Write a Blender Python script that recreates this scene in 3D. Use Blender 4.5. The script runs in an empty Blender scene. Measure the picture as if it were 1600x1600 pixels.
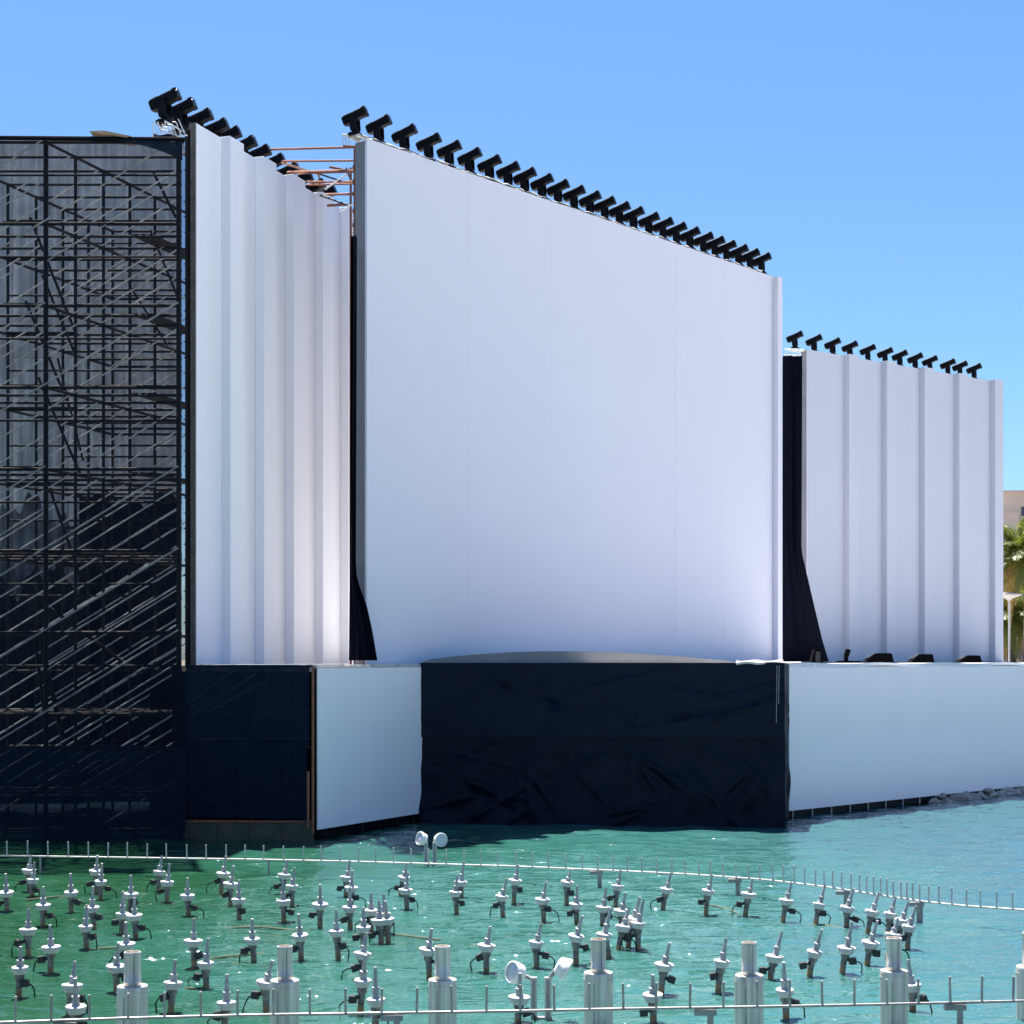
import bpy, math, random
import numpy as np
from mathutils import Vector, Matrix

random.seed(7)
rng = np.random.default_rng(7)
SC = bpy.context.scene
COL = SC.collection

# ------------------------------------------------------------------ camera, light, exposure
F = 2600.0            # focal length in pixels of a 1600 px wide picture
HZ = 1030.0           # horizon row
EYE = 6.0             # eye height above the water
cam = bpy.data.cameras.new("camera")
cam.sensor_width = 36.0
cam.lens = 36.0 * F / 1600.0
cam.shift_y = (HZ - 800.0) / 1600.0
cam.clip_start = 0.5
cam.clip_end = 6000.0
camo = bpy.data.objects.new("camera", cam)
COL.objects.link(camo)
camo.location = (0, 0, EYE)
camo.rotation_euler = (math.radians(90), 0, 0)
SC.camera = camo

SUN_EL, SUN_AZ = math.radians(70), math.radians(-15)     # azimuth from +Y towards +X
world = bpy.data.worlds.new("World")
SC.world = world
world.use_nodes = True
wn = world.node_tree
sky = wn.nodes.new("ShaderNodeTexSky")
sky.sky_type = 'NISHITA'
sky.sun_disc = False
sky.sun_elevation = SUN_EL
sky.sun_rotation = SUN_AZ
sky.altitude = 0
sky.air_density = 1.0
sky.dust_density = 0.5
sky.ozone_density = 8.0
tint = wn.nodes.new("ShaderNodeMix"); tint.data_type = 'RGBA'; tint.blend_type = 'MULTIPLY'
tint.inputs["Factor"].default_value = 1.0
tint.inputs["B"].default_value = (.81, .97, 1.08, 1)
wn.links.new(sky.outputs[0], tint.inputs["A"])
wn.links.new(tint.outputs["Result"], wn.nodes["Background"].inputs[0])
wn.nodes["Background"].inputs[1].default_value = 0.052
sl = bpy.data.lights.new("sun", 'SUN')
sl.energy = 5.0
sl.angle = math.radians(0.5)
sl.color = (1.0, 0.95, 0.87)
slo = bpy.data.objects.new("sun", sl)
COL.objects.link(slo)
sdir = Vector((math.sin(SUN_AZ) * math.cos(SUN_EL), math.cos(SUN_AZ) * math.cos(SUN_EL), math.sin(SUN_EL)))
slo.rotation_euler = sdir.to_track_quat('Z', 'Y').to_euler()
slo.location = sdir * 200
SC.view_settings.view_transform = 'Standard'
SC.view_settings.look = 'None'
SC.view_settings.gamma = 1
SC.view_settings.use_curve_mapping = False
SC.view_settings.exposure = 1.68
SC.render.engine = 'CYCLES'
SC.cycles.use_denoising = True
SC.cycles.max_bounces = 8
SC.cycles.transparent_max_bounces = 16
SC.cycles.caustics_reflective = True
SC.cycles.blur_glossy = 1.0
SC.cycles.sample_clamp_indirect = 4.0
SC.cycles.caustics_refractive = False

# ------------------------------------------------------------------ helpers
def at(x, y, d):
    """the place in the world seen at a picture position, d metres ahead of the eye"""
    return Vector(((x - 800.0) * d / F, d, EYE - (y - HZ) * d / F))
def gx(x, d): return (x - 800.0) * d / F
def wd(y): return EYE * F / (y - HZ)            # distance of the water seen in a row

def tag(o, label=None, cat=None, group=None, kind=None):
    if label: o["label"] = label
    if cat: o["category"] = cat
    if group: o["group"] = group
    if kind: o["kind"] = kind
    return o

def empty(name, loc, label=None, cat=None, group=None, rz=0.0):
    o = bpy.data.objects.new(name, None)
    o.empty_display_size = 0.3
    COL.objects.link(o)
    o.location = loc
    o.rotation_euler = (0, 0, rz)
    return tag(o, label, cat, group)

def link(name, me, parent=None, loc=(0, 0, 0)):
    o = bpy.data.objects.new(name, me)
    COL.objects.link(o)
    o.parent = parent
    o.location = loc
    return o

class MB:
    def __init__(self):
        self.v, self.f = [], []
    def add(self, vs, fs):
        b = len(self.v)
        self.v += [tuple(p) for p in vs]
        self.f += [tuple(i + b for i in f) for f in fs]
        return self
    def box(self, c, s, m=None):
        vs = []
        for dz in (-.5, .5):
            for dx, dy in ((-.5, -.5), (.5, -.5), (.5, .5), (-.5, .5)):
                p = Vector((dx * s[0], dy * s[1], dz * s[2]))
                if m is not None: p = m @ p
                vs.append(p + Vector(c))
        return self.add(vs, [(3, 2, 1, 0), (4, 5, 6, 7), (0, 1, 5, 4), (1, 2, 6, 5), (2, 3, 7, 6), (3, 0, 4, 7)])
    def tube(self, p0, p1, r0, r1=None, n=8, caps=True):
        p0, p1 = Vector(p0), Vector(p1)
        r1 = r0 if r1 is None else r1
        a = (p1 - p0).normalized()
        q = a.to_track_quat('Z', 'Y')
        vs = []
        for p, r in ((p0, r0), (p1, r1)):
            for k in range(n):
                t = 2 * math.pi * k / n
                vs.append(p + q @ Vector((r * math.cos(t), r * math.sin(t), 0)))
        fs = [(k, (k + 1) % n, n + (k + 1) % n, n + k) for k in range(n)]
        if caps: fs += [tuple(range(n - 1, -1, -1)), tuple(range(n, 2 * n))]
        return self.add(vs, fs)
    def path(self, pts, r, n=6):
        pts = [Vector(p) for p in pts]
        vs, fs = [], []
        for i, p in enumerate(pts):
            a = (pts[min(i + 1, len(pts) - 1)] - pts[max(i - 1, 0)]).normalized()
            up = Vector((0, 0, 1)) if abs(a.z) < .95 else Vector((0, 1, 0))
            s = a.cross(up).normalized(); u = s.cross(a)
            for k in range(n):
                t = 2 * math.pi * k / n
                vs.append(p + s * (r * math.cos(t)) + u * (r * math.sin(t)))
        for i in range(len(pts) - 1):
            for k in range(n):
                fs.append((i * n + k, i * n + (k + 1) % n, (i + 1) * n + (k + 1) % n, (i + 1) * n + k))
        fs += [tuple(range(n - 1, -1, -1)), tuple(range((len(pts) - 1) * n, len(pts) * n))]
        return self.add(vs, fs)
    def lathe(self, prof, o=(0, 0, 0), axis=(0, 0, 1), n=20):
        q = Vector(axis).normalized().to_track_quat('Z', 'Y')
        o = Vector(o); vs, fs = [], []
        for r, z in prof:
            for k in range(n):
                t = 2 * math.pi * k / n
                vs.append(o + q @ Vector((r * math.cos(t), r * math.sin(t), z)))
        for i in range(len(prof) - 1):
            for k in range(n):
                fs.append((i * n + k, i * n + (k + 1) % n, (i + 1) * n + (k + 1) % n, (i + 1) * n + k))
        fs += [tuple(range(n - 1, -1, -1)), tuple(range((len(prof) - 1) * n, len(prof) * n))]
        return self.add(vs, fs)
    def prism(self, poly, a, b):
        """polygon (list of Vector) swept from offset a to offset b"""
        n = len(poly)
        a, b = Vector(a), Vector(b)
        vs = [Vector(p) + a for p in poly] + [Vector(p) + b for p in poly]
        fs = [tuple(range(n - 1, -1, -1)), tuple(range(n, 2 * n))]
        fs += [(k, (k + 1) % n, n + (k + 1) % n, n + k) for k in range(n)]
        return self.add(vs, fs)
    def grid(self, fn, nu, nv):
        vs = [fn(i / nu, j / nv) for j in range(nv + 1) for i in range(nu + 1)]
        w = nu + 1
        fs = [(j * w + i, j * w + i + 1, (j + 1) * w + i + 1, (j + 1) * w + i) for j in range(nv) for i in range(nu)]
        return self.add(vs, fs)
    def mesh(self, name, mat, smooth=False, org=(0, 0, 0)):
        me = bpy.data.meshes.new(name)
        o = Vector(org)
        me.from_pydata([tuple(Vector(p) - o) for p in self.v], [], self.f)
        import bmesh
        bm = bmesh.new(); bm.from_mesh(me)
        bmesh.ops.recalc_face_normals(bm, faces=bm.faces)
        bm.to_mesh(me); bm.free()
        if mat: me.materials.append(mat)
        if smooth:
            me.polygons.foreach_set("use_smooth", [True] * len(me.polygons))
            me.set_sharp_from_angle(angle=math.radians(40))
        return me
    def build(self, name, mat, parent=None, smooth=False, world=True):
        org = parent.location if (parent is not None and world) else Vector((0, 0, 0))
        if parent is not None and parent.parent is not None and world:
            org = parent.parent.location + parent.location
        return link(name, self.mesh(name, mat, smooth, org), parent)

# one shared unit tube per material: alike pieces share their mesh
_unit = {}
def bar(name, p0, p1, r, mat, parent, n=8):
    key = (mat.name, n, name)
    if key not in _unit:
        _unit[key] = MB().tube((0, 0, 0), (0, 0, 1), 1, n=n).mesh(name, mat, True)
    p0, p1 = Vector(p0), Vector(p1)
    o = link(name, _unit[key], parent)
    org = Vector((0, 0, 0)); q = parent
    while q is not None:
        org += q.location; q = q.parent
    o.location = p0 - org
    o.rotation_mode = 'QUATERNION'
    o.rotation_quaternion = (p1 - p0).to_track_quat('Z', 'Y')
    o.scale = (r, r, (p1 - p0).length)
    return o

_ubox = {}
def block(name, c, s, mat, parent, rot=None, bevel=0.0):
    key = (mat.name, name)
    if key not in _ubox:
        _ubox[key] = MB().box((0, 0, 0), (1, 1, 1)).mesh(name, mat)
    o = link(name, _ubox[key], parent)
    org = Vector((0, 0, 0)); q = parent
    while q is not None:
        org += q.location; q = q.parent
    o.location = Vector(c) - org
    o.scale = s
    if rot is not None:
        o.rotation_mode = 'QUATERNION'; o.rotation_quaternion = rot
    return o

def copy_tree(o, parent=None):
    c = o.copy(); COL.objects.link(c)
    if parent is not None: c.parent = parent
    for ch in list(o.children): copy_tree(ch, c)
    return c

ORD = "first second third fourth fifth sixth seventh eighth ninth tenth eleventh twelfth thirteenth fourteenth fifteenth sixteenth seventeenth eighteenth nineteenth twentieth".split()
def ordn(i):
    if i < 20: return ORD[i]
    return "twenty-" + ORD[i - 20] if i < 29 else ("thirtieth" if i == 29 else "thirty-" + ORD[i - 30])

# ------------------------------------------------------------------ materials
def mat(name, col, rough=.6, metal=0.0, var=.0, scale=2.0, col2=None, bump=0.0, bscale=30, spec=.5, stretch=(1, 1, 1), detail=5):
    m = bpy.data.materials.new(name); m.use_nodes = True
    nt = m.node_tree; b = nt.nodes["Principled BSDF"]
    b.inputs["Roughness"].default_value = rough
    b.inputs["Metallic"].default_value = metal
    b.inputs["Specular IOR Level"].default_value = spec
    b.inputs["Base Color"].default_value = (*col, 1)
    if var or col2 or bump:
        tc = nt.nodes.new("ShaderNodeTexCoord"); mp = nt.nodes.new("ShaderNodeMapping")
        mp.inputs["Scale"].default_value = stretch
        geo = nt.nodes.new("ShaderNodeNewGeometry")
        nt.links.new(geo.outputs["Position"], mp.inputs[0])
    if var or col2:
        nz = nt.nodes.new("ShaderNodeTexNoise"); nz.inputs["Scale"].default_value = scale
        nz.inputs["Detail"].default_value = detail; nz.inputs["Roughness"].default_value = .6
        nt.links.new(mp.outputs[0], nz.inputs[0])
        rp = nt.nodes.new("ShaderNodeValToRGB")
        c2 = col2 if col2 else tuple(max(0, c * (1 - var)) for c in col)
        c1 = col if col2 else tuple(min(1, c * (1 + var * .5)) for c in col)
        rp.color_ramp.elements[0].color = (*c2, 1); rp.color_ramp.elements[1].color = (*c1, 1)
        rp.color_ramp.elements[0].position = .3; rp.color_ramp.elements[1].position = .7
        nt.links.new(nz.outputs[0], rp.inputs[0]); nt.links.new(rp.outputs[0], b.inputs["Base Color"])
    if bump:
        n2 = nt.nodes.new("ShaderNodeTexNoise"); n2.inputs["Scale"].default_value = bscale
        n2.inputs["Detail"].default_value = 4
        nt.links.new(mp.outputs[0], n2.inputs[0])
        bp = nt.nodes.new("ShaderNodeBump"); bp.inputs["Strength"].default_value = bump
        bp.inputs["Distance"].default_value = .05
        nt.links.new(n2.outputs[0], bp.inputs["Height"]); nt.links.new(bp.outputs[0], b.inputs["Normal"])
    return m

def netmat(name, col, opacity, rough=.9, var=.1, scale=1.5, stretch=(1, 1, 1)):
    m = mat(name, col, rough, spec=.15)
    nt = m.node_tree; b = nt.nodes["Principled BSDF"]; out = nt.nodes["Material Output"]
    tr = nt.nodes.new("ShaderNodeBsdfTransparent"); mx = nt.nodes.new("ShaderNodeMixShader")
    geo = nt.nodes.new("ShaderNodeNewGeometry"); mp = nt.nodes.new("ShaderNodeMapping")
    mp.inputs["Scale"].default_value = stretch
    nz = nt.nodes.new("ShaderNodeTexNoise"); nz.inputs["Scale"].default_value = scale; nz.inputs["Detail"].default_value = 4
    mr = nt.nodes.new("ShaderNodeMapRange")
    mr.inputs["To Min"].default_value = max(0, opacity - var); mr.inputs["To Max"].default_value = min(1, opacity + var)
    mr.inputs["From Min"].default_value = .3; mr.inputs["From Max"].default_value = .7
    nt.links.new(geo.outputs["Position"], mp.inputs[0]); nt.links.new(mp.outputs[0], nz.inputs[0])
    nt.links.new(nz.outputs[0], mr.inputs[0]); nt.links.new(mr.outputs[0], mx.inputs[0])
    nt.links.new(tr.outputs[0], mx.inputs[1]); nt.links.new(b.outputs[0], mx.inputs[2])
    nt.links.new(mx.outputs[0], out.inputs[0])
    return m

M = {}
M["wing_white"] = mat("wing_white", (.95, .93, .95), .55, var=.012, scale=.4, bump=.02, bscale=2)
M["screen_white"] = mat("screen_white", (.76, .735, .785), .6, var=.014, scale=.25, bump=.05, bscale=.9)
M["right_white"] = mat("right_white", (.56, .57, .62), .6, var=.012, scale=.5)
M["low_white"] = mat("low_white", (.97, .87, .86), .6, var=.02, scale=.5, stretch=(1.5, 1.5, .4), bump=.04, bscale=2)
M["grey_return"] = mat("grey_return", (.22, .215, .235), .6, var=.15, scale=1.2)
M["brown_steel"] = mat("brown_steel", (.10, .085, .08), .6, var=.4, scale=3)
M["black_metal"] = mat("black_metal", (.0025, .0026, .004), .5, spec=.15)
M["black_matte"] = mat("black_matte", (.0015, .0018, .003), .8, spec=.05)
M["black_gloss"] = mat("black_gloss", (.012, .012, .015), .12)
M["black_cloth"] = mat("black_cloth", (.0012, .0024, .008), .7, var=.3, scale=1.2, spec=.08, bump=.15, bscale=6)
M["navy_cloth"] = mat("navy_cloth", (.0014, .0050, .0180), .60, var=.35, scale=.8, spec=.20, bump=.15, bscale=5)
M["front_cloth"] = mat("front_cloth", (.0012, .0036, .0125), .5, var=.3, scale=.9, spec=.17, bump=.15, bscale=5)
M["rear_grey"] = mat("rear_grey", (.20, .205, .22), .8, var=.1)
M["net"] = netmat("net", (.006, .008, .015), .55, var=.08)
M["net_dense"] = netmat("net_dense", (.004, .009, .020), .95, var=.04, scale=.7)
M["net_mid"] = netmat("net_mid", (.03, .033, .04), .62, var=.3, scale=.5)
M["net_low"] = netmat("net_low", (.006, .012, .026), .90, var=.10, scale=.7)
M["dark_tube"] = mat("dark_tube", (.008, .008, .010), .6, var=.4, scale=2, col2=(.014, .011, .011), spec=.3)
M["galv"] = mat("galv", (.86, .84, .82), .5, metal=.0, var=.25, scale=6)  # sunshine on the diagonal braces is put into this pale colour
M["rust"] = mat("rust", (.34, .12, .06), .75, var=.5, scale=5, col2=(.15, .055, .035))
M["plank"] = mat("plank", (.42, .27, .17), .8, var=.4, scale=3)
M["plank_dark"] = mat("plank_dark", (.02, .017, .017), .85, var=.4, scale=3)
M["sheet"] = mat("sheet", (.72, .71, .73), .65, var=.35, scale=1.0, stretch=(3, 3, .25))
M["deck"] = mat("deck", (.58, .575, .59), .8, var=.3, scale=1.5)
M["coping"] = mat("coping", (.55, .50, .45), .7, var=.2, scale=3)
M["ramp"] = mat("ramp", (.27, .26, .25), .75, var=.2, scale=.6)
M["algae"] = mat("algae", (.10, .085, .05), .8, col2=(.035, .045, .022), scale=1.2, bump=.4, bscale=8)
M["white_paint"] = mat("white_paint", (.78, .77, .75), .5, var=.15, scale=6)
M["steel"] = mat("steel", (.80, .74, .66), .32, metal=.3, var=.5, scale=3.2, stretch=(5, 5, .12), bump=.08, bscale=8, col2=(.42, .36, .30))
M["rail_steel"] = mat("rail_steel", (.55, .52, .49), .45, metal=.3, var=.3, scale=5)
M["rail_pale"] = mat("rail_pale", (.50, .48, .46), .5, metal=.1, var=.3, scale=5)
M["rail_brown"] = mat("rail_brown", (.40, .36, .31), .5, metal=.2, var=.4, scale=5)
M["rail_dark"] = mat("rail_dark", (.30, .28, .27), .5, metal=.3, var=.35, scale=5)
M["nozzle_grey"] = mat("nozzle_grey", (.36, .36, .37), .5, metal=.2, var=.35, scale=8)
M["collar"] = mat("collar", (.52, .51, .50), .5, var=.2, scale=9)
M["riser"] = mat("riser", (.30, .275, .25), .7, var=.5, scale=10, col2=(.06, .05, .045))
M["scale_tan"] = mat("scale_tan", (.42, .29, .15), .85, var=.5, scale=12, col2=(.16, .10, .05))
M["motor"] = mat("motor", (.022, .021, .022), .5)
M["hose"] = mat("hose", (.12, .14, .08), .7, var=.4, scale=4)
M["glass"] = mat("glass", (.55, .56, .58), .15)
M["rock"] = mat("rock", (.42, .37, .32), .9, var=.5, scale=2.5, bump=.5, bscale=6)
M["paving"] = mat("paving", (.84, .80, .77), .85, var=.2, scale=.8)
M["paving_dark"] = mat("paving_dark", (.26, .23, .21), .85, var=.3, scale=.8)
M["land"] = mat("land", (.30, .25, .19), .9, var=.3, scale=.2)
M["stucco"] = mat("stucco", (.50, .43, .37), .9, var=.12, scale=.5)
M["stucco_pink"] = mat("stucco_pink", (.68, .56, .50), .9, var=.08, scale=.5)
M["window_dark"] = mat("window_dark", (.05, .055, .09), .15)
M["trunk"] = mat("trunk", (.17, .12, .08), .95, var=.5, scale=6, bump=.6, bscale=10)

def leafmat(name, c, c2):
    m = mat(name, c, .45, var=.3, col2=c2, scale=1.3)
    nt = m.node_tree; b = nt.nodes["Principled BSDF"]; out = nt.nodes["Material Output"]
    tl = nt.nodes.new("ShaderNodeBsdfTranslucent"); tl.inputs[0].default_value = (c[0] * 1.6, c[1] * 1.6, c[2] * .8, 1)
    mx = nt.nodes.new("ShaderNodeMixShader"); mx.inputs[0].default_value = .4
    nt.links.new(b.outputs[0], mx.inputs[1]); nt.links.new(tl.outputs[0], mx.inputs[2]); nt.links.new(mx.outputs[0], out.inputs[0])
    return m
M["frond"] = leafmat("frond", (.12, .14, .035), (.07, .10, .03))
M["frond_dry"] = leafmat("frond_dry", (.30, .20, .06), (.20, .12, .04))

def water_material():
    m = bpy.data.materials.new("water"); m.use_nodes = True
    nt = m.node_tree; b = nt.nodes["Principled BSDF"]
    geo = nt.nodes.new("ShaderNodeNewGeometry")
    # body colour: tower and sky reflections painted in, green to blue, with slow drift
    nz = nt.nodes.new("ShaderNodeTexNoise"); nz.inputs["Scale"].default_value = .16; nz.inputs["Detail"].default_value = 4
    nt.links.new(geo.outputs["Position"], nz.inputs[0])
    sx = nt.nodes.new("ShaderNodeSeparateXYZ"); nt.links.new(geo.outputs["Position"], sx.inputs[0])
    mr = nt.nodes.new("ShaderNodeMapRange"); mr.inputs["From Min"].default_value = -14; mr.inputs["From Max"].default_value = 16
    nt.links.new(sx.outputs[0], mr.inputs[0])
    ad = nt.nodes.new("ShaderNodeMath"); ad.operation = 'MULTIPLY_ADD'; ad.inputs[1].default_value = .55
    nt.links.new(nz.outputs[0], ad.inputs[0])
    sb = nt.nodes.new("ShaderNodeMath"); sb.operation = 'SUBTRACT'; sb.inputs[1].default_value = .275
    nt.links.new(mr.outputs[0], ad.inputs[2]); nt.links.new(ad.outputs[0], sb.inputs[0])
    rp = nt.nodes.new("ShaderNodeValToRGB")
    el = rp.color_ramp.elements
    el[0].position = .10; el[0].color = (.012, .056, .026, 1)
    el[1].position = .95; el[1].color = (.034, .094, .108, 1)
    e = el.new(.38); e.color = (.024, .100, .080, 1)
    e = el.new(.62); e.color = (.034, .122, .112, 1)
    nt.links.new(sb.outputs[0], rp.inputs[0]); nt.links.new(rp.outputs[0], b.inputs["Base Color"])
    b.inputs["Roughness"].default_value = .03
    b.inputs["IOR"].default_value = 1.95
    prev = None
    for sc, st, dist, stretch in ((1.4, 1.0, .16, (.42, 1.0, 1)), (3.4, 1.0, .085, (.40, 1.0, 1)), (9, .9, .012, (.5, 1, 1))):
        mp = nt.nodes.new("ShaderNodeMapping"); mp.inputs["Scale"].default_value = stretch
        mp.inputs["Rotation"].default_value = (0, 0, .25)
        nt.links.new(geo.outputs["Position"], mp.inputs[0])
        n = nt.nodes.new("ShaderNodeTexNoise"); n.inputs["Scale"].default_value = sc; n.inputs["Detail"].default_value = 2
        n.inputs["Distortion"].default_value = .6
        nt.links.new(mp.outputs[0], n.inputs[0])
        bp = nt.nodes.new("ShaderNodeBump"); bp.inputs["Strength"].default_value = st; bp.inputs["Distance"].default_value = dist
        nt.links.new(n.outputs[0], bp.inputs["Height"])
        if prev is not None: nt.links.new(prev.outputs[0], bp.inputs["Normal"])
        prev = bp
    nt.links.new(prev.outputs[0], b.inputs["Normal"])
    return m
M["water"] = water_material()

# ------------------------------------------------------------------ setting: water, land
def make_water():
    x0, x1, y0, y1, st = -30, 46, 16, 92, .16
    xs = np.arange(x0, x1 + st / 2, st); ys = np.arange(y0, y1 + st / 2, st)
    X, Y = np.meshgrid(xs, ys)
    Z = np.zeros_like(X)
    for k in range(22):
        lam = rng.uniform(.6, 2.6); th = rng.normal(1.35, .55); ph = rng.uniform(0, 6.28)
        Z += .0046 * lam * np.sin((X * math.cos(th) + Y * math.sin(th)) * 6.283 / lam + ph)
    edge = np.minimum.reduce([X - x0, x1 - X, Y - y0, y1 - Y])
    Z *= np.clip(edge / 3, 0, 1)
    V = np.stack([X, Y, Z], -1).reshape(-1, 3)
    ny, nx = X.shape
    idx = np.arange(nx * ny).reshape(ny, nx)
    Q = np.stack([idx[:-1, :-1], idx[:-1, 1:], idx[1:, 1:], idx[1:, :-1]], -1).reshape(-1, 4)
    # flat surround out to the far shore and past the frame
    O = np.array([[-900, -300, 0], [900, -300, 0], [900, y0, 0], [xs[-1], y0, 0], [xs[0], y0, 0], [-900, y0, 0],
                  [-900, ys[-1], 0], [xs[0], ys[-1], 0], [xs[-1], ys[-1], 0], [900, ys[-1], 0]], float)
    b = len(V)
    V = np.concatenate([V, O])
    faces = [tuple(q) for q in Q.tolist()]
    faces += [(b, b + 1, b + 2, b + 3, b + 4, b + 5), (b + 5, b + 4, b + 7, b + 6), (b + 3, b + 2, b + 9, b + 8)]
    me = bpy.data.meshes.new("water")
    me.from_pydata(V.tolist(), [], faces)
    me.polygons.foreach_set("use_smooth", [True] * len(me.polygons))
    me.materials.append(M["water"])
    return tag(link("water", me), kind="structure")
make_water()
g = MB().add([(-3000, 91, -1), (3000, 91, -1), (3000, 5000, -1), (-3000, 5000, -1),
              (-3000, 93, 3.2), (3000, 93, 3.2), (3000, 5000, 3.2), (-3000, 5000, 3.2)],
             [(0, 1, 5, 4), (4, 5, 6, 7)])
tag(g.build("ground", M["land"]), kind="structure")
# unseen terraces added to bounce sun onto the screens; the viewer stands on one
tag(MB().box((0, -147, 3.4), (1200, 300, 2.0)).build("pavement", M["paving_dark"]), kind="structure")
tag(MB().box((372, 222, 2.2), (600, 330, 2.0)).build("pavement", M["paving"]), kind="structure")
tag(MB().box((322, 28, 2.2), (600, 44, 2.0)).build("pavement", M["paving"]), kind="structure")
tag(MB().box((-372, 200, 2.2), (600, 370, 2.0)).build("pavement", M["paving"]), kind="structure")

# ------------------------------------------------------------------ stage deck
DZ = 5.80
TOW = 55.0
A0 = Vector((gx(290, 55.3), 55.3, 0)); A1 = Vector((gx(491, 55.1), 55.1, 0))
A2 = Vector((gx(657, 61.2), 61.2, 0)); A3 = Vector((gx(1221, 59.8), 59.8, 0))
A4 = Vector((gx(1228, 62.6), 62.6, 0)); A5 = Vector((gx(1600, 75.0), 75.0, 0))
A6 = A4 + (A5 - A4) * 2.6
deck = empty("stage_deck", (0, 75, 0), "stage platform on posts over the water carrying the white screens", "stage")
poly = [A0, A1, A2, A3, A4, A6, Vector((58, 128, 0)), Vector((-9, 128, 0)), Vector((-11.5, 70, 0))]
MB().prism(poly, (0, 0, DZ - .22), (0, 0, DZ)).build("floor_slab", M["deck"], deck)
for (p, q) in ((A0, A1), (A1, A2), (A2, A3), (A4, A6)):
    d = (q - p).normalized(); n = Vector((d.y, -d.x, 0))
    c = MB()
    N = max(2, int((q - p).length / 1.6))
    for k in range(N):
        a, b_ = p + (q - p) * (k / N), p + (q - p) * ((k + .97) / N)
        h = DZ + .012 + random.uniform(-.01, .02)
        c2 = MB().prism([a + n * .10, b_ + n * .10, b_ - n * .28, a - n * .28], (0, 0, DZ - .07), (0, 0, h))
        c2.build("edge_board", M["coping"] if (p is A1 or p is A2) else M["white_paint"] if p is A4 else M["plank_dark"], deck)
for px, y in ((500, 57), (560, 60), (620, 62.5), (1235, 64), (1330, 68), (1420, 71), (1520, 75)):
    bar("post", (gx(px, y), y + .9, -.8), (gx(px, y), y + .9, DZ - .2), .09, M["dark_tube"], deck)
# curved dark stage ramp standing on the deck behind the black front
n = 26; prof = []
for k in range(n + 1):
    t = k / n
    x = 652 + t * (1160 - 652)
    yy = 1034 - 16.5 * math.sin(math.pi * min(1, t * 1.02) ** .86) ** .9 if 0 < t < .98 else 1034
    prof.append(at(x, yy, 61.6))
base = [Vector((prof[-1].x, 61.6, DZ + .004)), Vector((prof[0].x, 61.6, DZ + .004))]
ramp = tag(MB().prism(prof[1:-1] + base, (0, 0, 0), (0, 3.2, 0)).build("stage_ramp", M["ramp"], None, True),
           "low dark grey arched ramp on the stage above the black front cloth", "ramp")
# white bundled tarpaulin at the right corner of the black front
tp = MB()
for k in range(3):
    tp.path([at(1150 + i * 8.2, 1034 + 1.2 * math.sin(i * 1.3 + k) + k * .9, 59.75 - .05 * k) for i in range(10)], .05, 8)
tag(tp.build("rolled_tarpaulin", M["coping"], None, True), "white rolled tarpaulin on the corner of the stage above the black cloth", "tarpaulin")

# ------------------------------------------------------------------ big white walls
class Frame:
    def __init__(self, p0, p1):
        self.o = Vector(p0); e = Vector(p1) - self.o; self.L = e.length
        self.d = e.normalized(); self.n = Vector((self.d.y, -self.d.x, 0))
    def pt(self, u, v, z): 
        p = self.o + self.d * u + self.n * v
        return Vector((p.x, p.y, z))
    def box(self, mb, u0, u1, v0, v1, z0, z1):
        vs = [self.pt(u, v, z) for z in (z0, z1) for (u, v) in ((u0, v0), (u1, v0), (u1, v1), (u0, v1))]
        return mb.add(vs, [(3, 2, 1, 0), (4, 5, 6, 7), (0, 1, 5, 4), (1, 2, 6, 5), (2, 3, 7, 6), (3, 0, 4, 7)])
    def u_at(self, px):
        # where the sight line of a column meets the wall line
        k = (px - 800.0) / F
        # o.x + d.x u = k (o.y + d.y u)
        return (k * self.o.y - self.o.x) / (self.d.x - k * self.d.y)

H = 19.15
TOPZ = DZ + H
def wall_at(px0, y0, px1, y1):
    d0 = F * (TOPZ - EYE) / (HZ - y0); d1 = F * (TOPZ - EYE) / (HZ - y1)
    return Frame((gx(px0, d0), d0, 0), (gx(px1, d1), d1, 0))

WL = wall_at(306, 192, 549, 336)
WC = wall_at(573, 216, 1207, 432)
WR = wall_at(1262, 546, 1554, 596)

def panel_wall(name, W, edges, m, label, cat, thick, gap=.004, ret=None):
    t = empty(name, W.pt(W.L / 2, 0, DZ), label, cat)
    for i in range(len(edges) - 1):
        b = MB(); W.box(b, edges[i] + gap, edges[i + 1] - gap, -.10, random.uniform(-.004, .004), DZ + .01, TOPZ)
        b.build("fabric_panel", m, t)
    b = MB(); W.box(b, 0.01, W.L - .01, -thick, -.12, DZ + .006, TOPZ - .06)
    b.build("backing_box", ret or M["grey_return"], t)
    b = MB(); W.box(b, .05, W.L - .05, -thick - .03, -thick - .004, DZ + .05, TOPZ - .1)
    b.build("rear_cloth", M["rear_grey"], t)  # unseen sheet added to tone down sun bouncing onto the left wing
    return t

# centre screen
ce = [0] + [WC.u_at(x) for x in (731, 862, 1055, 1130)] + [WC.L]
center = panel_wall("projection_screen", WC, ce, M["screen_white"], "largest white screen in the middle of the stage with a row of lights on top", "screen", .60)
b = MB(); WC.box(b, WC.L + .02, WC.L + .45, -.5, .30, DZ + .01, TOPZ - .03); b.build("edge_rib", M["screen_white"], center)
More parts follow.
